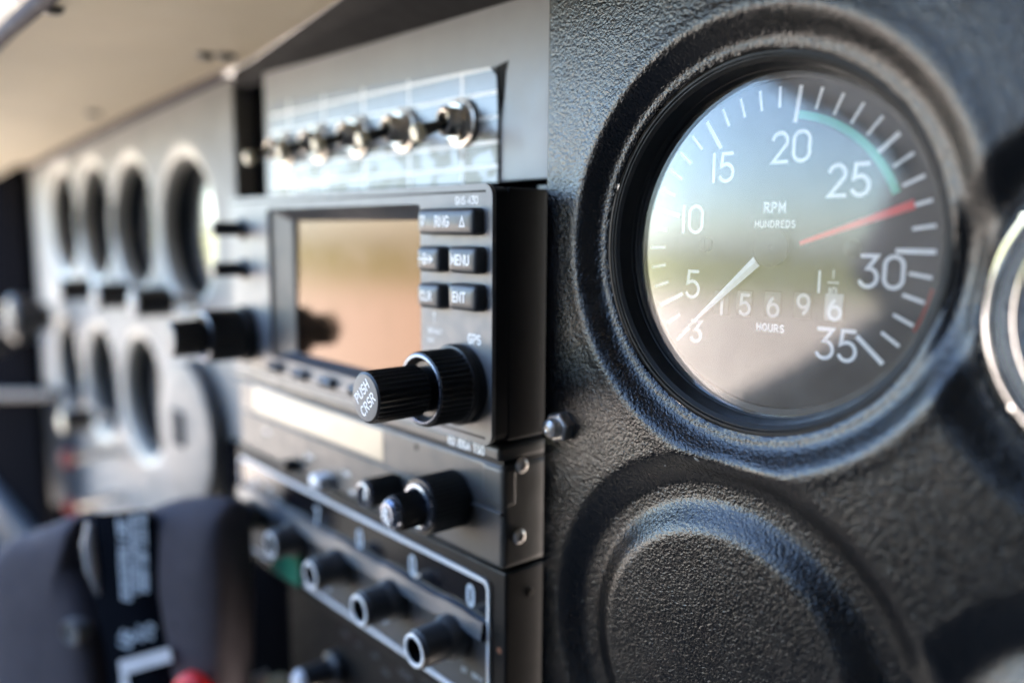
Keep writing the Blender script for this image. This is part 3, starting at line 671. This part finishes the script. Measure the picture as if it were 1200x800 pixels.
# console side behind the yoke
for (u, v, nm) in ((287, 800, 'lever_knob'), (334, 806, 'lever_knob')):
    x, z = px(u, v, -10); t = thing(nm, 'pale grey lever knob beside the bottom of the radio stack' if u < 300 else 'yellowish lever knob low beside the radio stack', 'knob', (x, -10, z-12))
    lathe('stem', [(2.2, 60), (2.2, -8)], x, z, M['steel'], t, n=16)
    lathe('knob', [(3, -8), (6, -10), (6.5, -16), (5, -20), (.01, -21)], x, z, M['cap'] if u < 300 else M['ivory'], t, n=32)

# ------------------------------------------------------------------ switch panel above
swp = thing('switch_panel', 'blue-grey panel with bright metal strip and five ivory-tipped toggle switches', 'switch panel', (-250, 6, 12))
SY = 6.0
plate('panel_plate', [[(-330.5, 13.2), (-152, 13.6), (-152, 66), (-330.5, 62.5)]], SY, SY+3, M['subpanel'], swp, edge=.3)
# bright strip: metal foil ruled with white lines
m, nt, b = new_mat('ruled_metal_foil'); N, Lk = nt.nodes, nt.links
tc = N.new('ShaderNodeTexCoord'); sp_ = N.new('ShaderNodeSeparateXYZ'); Lk.new(tc.outputs['Object'], sp_.inputs[0])
def rule(out, period, off, w):
    a = N.new('ShaderNodeMath'); a.operation = 'ADD'; Lk.new(out, a.inputs[0]); a.inputs[1].default_value = off
    p = N.new('ShaderNodeMath'); p.operation = 'PINGPONG'; Lk.new(a.outputs[0], p.inputs[0]); p.inputs[1].default_value = period/2
    l = N.new('ShaderNodeMath'); l.operation = 'LESS_THAN'; Lk.new(p.outputs[0], l.inputs[0]); l.inputs[1].default_value = w/2; return l.outputs[0]
h_ = rule(sp_.outputs['Z'], .0068, .0012, .0011); v_ = rule(sp_.outputs['X'], .0275, .0015, .0012)
mxn = N.new('ShaderNodeMath'); mxn.operation = 'MAXIMUM'; Lk.new(h_, mxn.inputs[0]); Lk.new(v_, mxn.inputs[1])
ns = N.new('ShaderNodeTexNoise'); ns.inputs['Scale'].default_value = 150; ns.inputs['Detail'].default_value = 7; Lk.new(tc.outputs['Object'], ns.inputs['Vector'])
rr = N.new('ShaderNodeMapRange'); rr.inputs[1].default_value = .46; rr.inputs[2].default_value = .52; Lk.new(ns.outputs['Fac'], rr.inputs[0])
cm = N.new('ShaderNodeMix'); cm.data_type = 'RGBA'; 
lowz = N.new('ShaderNodeMapRange'); lowz.inputs[1].default_value = .0165; lowz.inputs[2].default_value = .0145; lowz.inputs[3].default_value = .12; Lk.new(sp_.outputs['Z'], lowz.inputs[0])  # grey patches: faint above, strong in the lower half
low_patches = N.new('ShaderNodeMath'); low_patches.operation = 'MULTIPLY'; Lk.new(rr.outputs[0], low_patches.inputs[0]); Lk.new(lowz.outputs[0], low_patches.inputs[1]); Lk.new(low_patches.outputs[0], cm.inputs[0]); cm.inputs[6].default_value = (.24, .255, .28, 1); cm.inputs[7].default_value = (.12, .115, .105, 1)
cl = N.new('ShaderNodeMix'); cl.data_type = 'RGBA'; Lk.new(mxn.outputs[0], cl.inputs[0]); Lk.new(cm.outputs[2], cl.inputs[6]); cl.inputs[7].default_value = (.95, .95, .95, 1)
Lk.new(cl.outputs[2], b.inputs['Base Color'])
me_ = N.new('ShaderNodeMath'); me_.operation = 'SUBTRACT'; me_.inputs[0].default_value = 1; Lk.new(mxn.outputs[0], me_.inputs[1]); 
m2_ = N.new('ShaderNodeMath'); m2_.operation = 'MULTIPLY'; Lk.new(me_.outputs[0], m2_.inputs[0]); m2_.inputs[1].default_value = .3; Lk.new(m2_.outputs[0], b.inputs['Metallic'])
b.inputs['Roughness'].default_value = .3
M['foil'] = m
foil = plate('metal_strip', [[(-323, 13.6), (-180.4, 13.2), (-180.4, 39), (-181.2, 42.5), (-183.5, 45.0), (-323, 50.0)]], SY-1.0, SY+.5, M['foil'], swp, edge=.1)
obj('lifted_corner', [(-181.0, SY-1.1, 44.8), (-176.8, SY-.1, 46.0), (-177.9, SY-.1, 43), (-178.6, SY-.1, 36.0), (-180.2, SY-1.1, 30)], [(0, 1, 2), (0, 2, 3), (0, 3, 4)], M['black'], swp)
for i, (X_, Z_) in enumerate(((-196.0, 30.8), (-226, 31.2), (-254, 31.5), (-281.5, 31.2), (-309, 30.5))):
    sw = lathe('toggle_switch', [(6.4, SY-1.0), (6.4, SY-1.5), (6.1, SY-1.7), (5.4, SY-1.75), (4.3, SY-1.8), (4.3, SY-6.0), (4.05, SY-6.3), (4.3, SY-6.6), (4.05, SY-6.9), (4.3, SY-7.2), (4.0, SY-8.2), (3.2, SY-8.8), (2.7, SY-8.6), (2.4, SY-6.5), (.01, SY-6)], X_, Z_, M['brass'], swp, n=48)
    lathe('nut', [(6.9, SY-1.75), (6.9, SY-2.3), (6.2, SY-2.6), (5.6, SY-2.6), (5.6, SY-4.0), (5.2, SY-4.5), (4.2, SY-4.5)], X_, Z_, M['brass'], sw, n=48)
    tip = Vector((X_-.8, SY-17.0, Z_-4.0)); base = Vector((X_, SY-6, Z_)); dv = tip-base
    tube('lever', [base, base+dv*.35, base+dv*.8, base+dv*.86], [1.35, 1.55, 2.0, 2.1], M['lever'], sw)
    tube('lever_tip', [base+dv*.84, base+dv*.87, base+dv*1.05, base+dv*1.10], [2.2, 2.55, 2.65, 2.0], M['ivory'], sw)
    text('legend', ('OFF', 'OFF', 'OFF', 'OFF', 'OFF')[i], X_, 21.5, SY-1.06, 2.2, .4, M['drumpale'], sw) if i < 1 else None
# thin pale sliver that shows between switch panel and navigator
box('pale_sliver', -170, -150, SY+5, SY+30, 11.3, 12.0, M['plastic_white'], swp, b=.1)

# ------------------------------------------------------------------ flight panel with the pilot's instruments
FY = 6.0
tops = [(-430, -1.5), (-515, 1.0), (-594, 3.0), (-674, 4.0)]
lows = [(-513, -102), (-600, -105), (-688, -108)]
HR = 37.5
def ztop(x): return 66-21*((max(0, -x-362))/400)**1.25
def fl_h(x, z):
    h = 0
    for a, c in tops+lows:
        r = math.hypot(x-a, z-c); 
        if r < 60: h += -2.2*(1-sst(HR, HR+7, r))
    h -= 22*sst(-146, -166, z+.06*(x+430))*1
    return h
fp = thing('instrument_board', 'pale grey flight panel with two rows of round rimmed openings', 'panel', (-560, 8, -235))
V, Fc = snapgrid(-765, -362, -235, 66, 2.2, [(a, c, HR) for a, c in tops+lows], fl_h, ztop=ztop, yoff=FY)
raw('panel_sheet', V, Fc, M['flight'], fp, smooth=True)
box('edge_return', -363.2, -361.6, FY, FY+30, -235, 63, M['flight'], fp, b=.4)
# collars lining the openings
for a, c in tops+lows:
    lathe('opening_collar', [(HR+4.5, FY+.7), (HR+2.0, FY+1.3), (HR-.2, FY+2.4), (HR-1.6, FY+4.6), (HR-2.4, FY+8.5)], a, c, M['rimcream'], fp, n=64)
names = ['airspeed dial', 'attitude dial', 'altimeter', 'clock', 'turn dial', 'heading dial', 'climb dial']
where = ['in the upper row next to the black gap', 'second from the black gap in the upper row', 'third from the black gap in the upper row', 'at the far end of the upper row',
         'in the lower row beside the blanking plate', 'second from the blanking plate in the lower row', 'at the far end of the lower row']
for i, (a, c) in enumerate(tops+lows):
    t = thing('flight_instrument', 'black round flight instrument '+where[i], 'gauge', (a, FY+18, c-HR), 'flight instruments in the pale panel')
    lathe('bezel', [(HR-2.0, FY+8.3), (HR-2.6, FY+8.5), (HR-3.2, FY+14.5), (HR-4, FY+18.5)], a, c, M['bezel'], t, n=64)
    lathe('dial_face', [(HR-3.7, FY+18), (4, FY+18), (.01, FY+18)], a, c, M['dial'], t, n=48)
    mb = MB()
    for k in range(30):
        an = R(12*k); r0 = 23 if k % 3 == 0 else 27; cc, ss = math.cos(an), math.sin(an)
        mb.add([(a+r*cc-w*ss, FY+17.9, c+r*ss+w*cc) for r, w in ((r0, -.5), (31, -.5), (31, .5), (r0, .5))], [(0, 1, 2, 3)])
    raw('tick_marks', mb.v, mb.f, M['white'], t)
    an = R(70+47*i); cc, ss = math.cos(an), math.sin(an)
    obj('pointer', [(a+r*cc-w*ss, FY+y, c+r*ss+w*cc) for y in (16.6, 17) for r, w in ((-5, -1.2), (27, -.4), (27, .4), (-5, 1.2))], [(0, 1, 2, 3), (4, 5, 6, 7), (0, 1, 5, 4), (1, 2, 6, 5), (2, 3, 7, 6), (3, 0, 4, 7)], M['white'], t)
    lathe('glass', [(.01, FY+13), (HR-3.0, FY+13), (HR-3.0, FY+14), (.01, FY+14)], a, c, M['glass'], t, n=48)
# setting knobs at the lower edge of the upper instruments
for i, (u, v) in enumerate(((172, 354), (127, 346), (82, 340), (85, 493))):
    x, z = px(u, v, -14); wh = ['upper instrument next to the black gap', 'second upper instrument from the gap', 'third upper instrument from the gap', 'far lower instrument'][i]
    t = thing('setting_knob', 'black setting knob with pale end on the '+wh, 'knob', (x, FY, z-9), 'setting knobs of the flight instruments')
    lathe('stem', [(3, FY+3), (3, -4)], x, z, M['steel'], t, n=24)
    k_ = fluted('grip', x, z, -3, ((7.2, 0, 17),), M['knob'], t, 26)
    lathe('end_cap', [(6.6, -19.9), (6.2, -21.0), (3, -22), (.01, -22.2)], x, z, M['ivory'] if i == 3 else M['drumpale'], k_, n=32)
# blanking plate
bl = thing('blanking_plate', 'round pale grey blanking plate with square hole cover in flight panel', 'cover plate', (-426, 5, -143))
lathe('disc', [(37, FY+1), (37, -1.6), (36.2, -2.6), (34.5, -3.0), (20, -3.2), (.01, -3.3)], -418, -104, M['discpaint'], bl, n=80)
box('square_boss', -429, -416, -5.0, -3.0, -111, -93, M['darkblue'], bl, b=.5)
# black upright between the two panels
ch = thing('panel_channel', 'black upright channel with screws between flight panel and switch panel', 'channel', (-348, 20, -60))
box('channel_back', -364, -328, 16, 20, -60, 64, M['matt'], ch, b=.3)
box('backing', -368, -148, 42, 46, -70, 68, M['matt'], ch, b=.5)  # added black plate, blocks the open sky behind the gaps
box('lower_shroud', -374, -300.5, 0, 22, -260, -100, M['matt'], ch, b=1)
for u, v in ((291, 158), (290, 206)):
    x, z = px(u, v, 15); lathe('screw', [(3.0, 16), (2.8, 14.6), (1.2, 14), (.01, 14)], x, z, M['lever'], ch, n=20)

# ------------------------------------------------------------------ glareshield overhead
gl = thing('glareshield', 'cream underside of the overhanging glareshield above the panels', 'glareshield', (-450, 0, 45))
def gz(x): return 70-21*((max(0, -x-352))/400)**1.2
def rear(x): return 6 if x < -352 else 6-.18*(x+352)
rows = []
for i in range(61):
    x = -860+i*(900)/60; yr = rear(x); zz = gz(x)
    rows.append([(x, yr+2, zz-.2), (x, yr-6, zz+.0), (x, -40, zz+.6), (x, -78, zz+.2), (x, -80, zz-.4)])
rr_ = [list(r) for r in rows]
V, Fc = loft(rr_, closed=False); n = len(V)
top = []
for i in range(61):
    x = -860+i*900/60; zz = gz(x); top.append([(x, -80, zz-.4), (x, -84, zz+.6), (x, -86, zz+3), (x, -84, zz+6), (x, 0, zz+14), (x, 420, zz+2)])
raw('underside', V, [tuple(reversed(f)) for f in Fc], M['cream'], gl, smooth=True)
V, Fc = loft(top, closed=False); raw('top_skin', V, Fc, M['trim'], gl, smooth=True)
# pale welt along the front edge
tube('edge_welt', [(-860+i*30, -81.5, gz(-860+i*30)-1.2) for i in range(31)], 2.6, M['pad'], gl, n=12)
# dark strip closing the gap between underside and panels
rows = []
for i in range(61):
    x = -362+i*(382)/60; rows.append([(x, rear(x)+2.5, gz(x)-.4), (x, rear(x)+1, gz(x)-2.2), (x, rear(x)*.5+3.5, gz(x)-4.5), (x, 7.5, 61.0), (x, 12, 60.0), (x, 13, 72)])
V, Fc = loft(rows, closed=False); raw('closing_strip', V, [tuple(reversed(f)) for f in Fc], M['mattgrey'], gl, smooth=True)
rows = []
for i in range(41):
    x = -800+i*(438)/40; rows.append([(x, 5.5, gz(x)-.6), (x, 2.5, gz(x)-1.8), (x, 2.2, gz(x)-4.2), (x, 5.5, gz(x)-4.8), (x, 14, gz(x)-4.8)])
V, Fc = loft(rows, closed=False); raw('edge_trim', V, Fc, M['pad'], gl, smooth=True)
for u, v, Z_ in ((60, 12, 69.5), (265, 68, 69), (240, 66, 69.5), (110, 143, 58)):
    k = rt*((u-600)/F_PX)+dn*((v-400)/F_PX)+fw; p = (CAM+k*((Z_/1000-CAM.z)/k.z))*1000
    rows = [[(p.x+r*math.cos(j*.3927), p.y+r*math.sin(j*.3927), gz(p.x)-d) for j in range(16)] for r, d in ((4, -.5), (3.8, .6), (2.6, 1.7), (.02, 2.1))]
    V, Fc = loft(rows); obj('screw', V, Fc, M['lever'] if u == 60 else M['cap'], gl, auto=50)

# ------------------------------------------------------------------ dark left end of the cockpit
sp = thing('side_console', 'black side console at the far end of the flight panel', 'console', (-860, 0, -300))
box('upright', -1050, -766, -2, 60, -400, 60, M['matt'], sp, b=3)
x0, z0 = px(-30, 472, -10); x1, z1 = px(72, 462, -10)
tube('pale_rail', [(x0-60, -12, z0), (x1, -12, z1)], 4, M['darkblue'], sp)
for u, v, r in ((12, 392, 15), (44, 372, 17)):
    x, z = px(u, v, -10); o = lathe('round_knob', [(r*.6, -2), (r*.6, -12), (r, -14), (r, -26), (r*.8, -29), (.01, -30)], x, z, M['trim'], sp, n=40)
    lathe('end_cap', [(r*.5, -29), (r*.4, -31), (.01, -31.5)], x-r*.2, z-r*.3, M['cap'], o, n=24)
x0, z0 = px(-20, 572, -20); x1, z1 = px(82, 650, -20)
box('blue_pocket', x0-150, x1, -20, -2.5, z1-120, z0, M['darkblue'], sp, b=6, seg=3)
for u, v, s_ in ((86, 536, 6), (88, 592, 5)):
    x, z = px(u, v, -4); t = thing('pull_knob', 'small red pull knob %s at the far end of the flight panel' % ('higher' if s_ == 6 else 'lower'), 'knob', (x, 0, z-s_))
    lathe('stem', [(3, 30), (3, -3)], x, z, M['steel'], t, n=16)
    lathe('grip', [(s_*.6, -3), (s_, -5), (s_, -9), (s_*.7, -11), (.01, -12)], x, z, M['darkred'], t, n=32)

# ------------------------------------------------------------------ control yoke, padded, turned towards the seat, with its printed black strap
ya = R(27); E1 = Vector((math.cos(ya), math.sin(ya), 0)); NR = Vector((math.sin(ya), -math.cos(ya), 0)); EZ = Vector((0, 0, 1))
_x, _z = px(140, 700, -56); P0 = Vector((_x, -56, _z))
def on_yoke(u, v, d=0):
    "photograph pixel -> (a, b) on the yoke's own plane, d mm proud of it"
    k = rt*((u-600)/F_PX)+dn*((v-400)/F_PX)+fw; q = P0+NR*d
    p = CAM*1000+k*((q-CAM*1000).dot(NR)/k.dot(NR)); return (p-q).dot(E1), (p-q).z
def W(a, b_, d): return tuple(P0+E1*a+EZ*b_+NR*d)
def curve(pts, k=6):
    out = []; n = len(pts)
    for i in range(n):
        p0, p1, p2, p3 = (Vector(pts[(i+j-1) % n]) for j in range(4))
        for s_ in range(k):
            t = s_/k; out.append(.5*((2*p1)+(p2-p0)*t+(2*p0-5*p1+4*p2-p3)*t*t+(3*p1-p0-3*p2+p3)*t**3))
    return [on_yoke(p.x, p.y) for p in out]
def lobe(name, outl, bulge, mat_, parent):
    "a cushion: an outline on the yoke's plane, swollen towards the seat and closed behind"
    n = len(outl); cx = sum(p[0] for p in outl)/n; cz = sum(p[1] for p in outl)/n; rows = []
    for s_, d in ((.8, -14), (.95, -11), (1.0, -5), (1.0, 0), (.985, .24), (.95, .5), (.89, .72), (.8, .86), (.6, .97), (.3, 1.0), (.02, 1.0)):
        rows.append([W(cx+(x-cx)*s_, cz+(z-cz)*s_, d*bulge if d > 0 else d) for x, z in outl])
    V, Fc = loft(rows); Fc.append(tuple(range(n))); return obj(name, V, Fc, mat_, parent, smooth=True)
def turned(name, prof, a, b_, mat_, parent, n=40):
    "a body turned about the yoke plane's normal: prof = (radius, height)"
    V, Fc = loft([[W(a+r*math.cos(2*math.pi*j/n), b_+r*math.sin(2*math.pi*j/n), d) for j in range(n)] for r, d in prof])
    return obj(name, V, Fc, mat_, parent, auto=35)
a_, b_ = on_yoke(140, 900)
yk = thing('control_yoke', 'grey leather padded control yoke with snap button', 'control yoke', W(a_, b_, 0))
OL = curve([(-4, 655), (14, 632), (50, 618), (88, 604), (97, 612), (96, 650), (112, 700), (122, 740), (126, 790), (128, 850), (125, 920), (60, 930), (10, 915), (3, 820), (-4, 730)])
OR = curve([(172, 604), (186, 592), (220, 586), (256, 588), (272, 602), (277, 660), (278, 740), (276, 830), (262, 915), (235, 925), (222, 890), (208, 815), (190, 745), (180, 715), (184, 670), (176, 630)])
lobe('pad', OL, 9, M['pad'], yk); lobe('pad', OR, 9, M['pad'], yk)
c0, c1 = on_yoke(100, 640), on_yoke(215, 930)
V, Fc = bevel_box(c0[0], c1[0], -14, -2, c1[1], c0[1], 2); obj('hub', [W(x, z, y) for x, y, z in V], Fc, M['strap'], yk)
a_, b_ = on_yoke(88, 738, 8)
turned('snap_button', [(5.4, 4), (5.4, 10.2), (4.9, 11), (3.9, 10.8), (3.5, 9.6), (3.2, 10.0), (.02, 10.3)], a_, b_, M['cap'], yk)
a_, b_ = on_yoke(140, 930); sh0 = Vector(W(a_, b_, -6)); tube('shaft', [sh0, (sh0.x, 30, sh0.z)], 10, M['black'], yk, n=24)

a_, b_ = on_yoke(150, 820)
st = thing('printed_strap', 'black strap with pale blue printed lines over the yoke', 'strap', W(a_, b_, 0))
def S(u, v, d): a, b_ = on_yoke(u, v, d); return W(a, b_, d)
cen = [(138, 600), (141, 612), (145, 655), (149, 700), (157, 735), (165, 775), (172, 850)]
rows = []
for i, (u, v) in enumerate(cen):
    hw = (34, 42, 43, 40, 38, 38, 40)[i]
    rows.append([S(u-hw, v+3, -4), S(u-hw, v+3, 7.5), S(u-hw*.88, v+2, 9.0), S(u, v, 10.0), S(u+hw*.88, v-3, 9.2), S(u+hw, v-4, 8.0), S(u+hw, v-4, -4)])
V, Fc = loft(rows, closed=False); obj('band', V, Fc, M['strap'], st, smooth=True)
tube('pale_edge', [S(107, 610, 8.6), S(105, 635, 9.4), S(109, 665, 9.4), S(117, 696, 8.4)], [1.8, 3.0, 2.8, .9], M['plastic_dim'], st, n=12)
rng = random.Random(3)
def strap_text(mb, c, a, b_, d, h, w, ang):
    ca, sa = math.cos(R(ang)), math.sin(R(ang)); gw, lines = G[c]
    for i, P in enumerate(lines):
        ribbon(mb, [((p[0]-gw/2)*h, (p[1]-.5)*h) for p in P], w, lambda x, z, l: W(a+x*ca-z*sa, b_+x*sa+z*ca, d+l), .01*(i+1))
for col, (u0, v0, u1, v1, h) in enumerate(((143, 612, 148, 698, 4.6), (156, 606, 160, 692, 3.0), (167, 604, 170, 690, 3.2), (147, 752, 150, 744, 6.0), (164, 746, 166, 736, 3.6), (175, 744, 177, 734, 3.6))):
    mb = MB(); n = int(abs(v1-v0)/(6.5 if h > 4 else 5)) if col < 3 else 2
    for k in range(n):
        if col < 3 and rng.random() < .08: continue
        t = k/max(1, n-1); a, b_ = on_yoke(u0+(u1-u0)*t, v0+(v1-v0)*t, 10.2)
        strap_text(mb, rng.choice('OCDSUGBRE8'), a, b_, 10.3, h*.95, h*.24, rng.choice((82, 86, 90)))
    raw('printed_line', mb.v, mb.f, M['print'], st)
for Q in (((139, 774), (198, 758), (202, 774), (141, 791)), ((141, 792), (150, 790), (153, 830), (144, 832))):
    P = [S(u, v, 11.0) for u, v in Q]; B = [S(u, v, 9.0) for u, v in Q]
    obj('white_patch', P+B, [(0, 1, 2, 3), (4, 5, 6, 7), (0, 1, 5, 4), (1, 2, 6, 5), (2, 3, 7, 6), (3, 0, 4, 7)], M['plastic_white'], st)
a_, b_ = on_yoke(229, 814, 12)
rb = thing('red_button', 'bright red round-topped knob at the foot of the yoke', 'knob', W(a_, b_-10, 8))
turned('stem', [(4, 6), (4, 11)], a_, b_, M['black'], rb, 16)
turned('head', [(7.4, 10), (9.3, 11), (9.3, 14), (7.5, 16.2), (4, 17), (.02, 17.2)], a_, b_, M['bright_red'], rb)
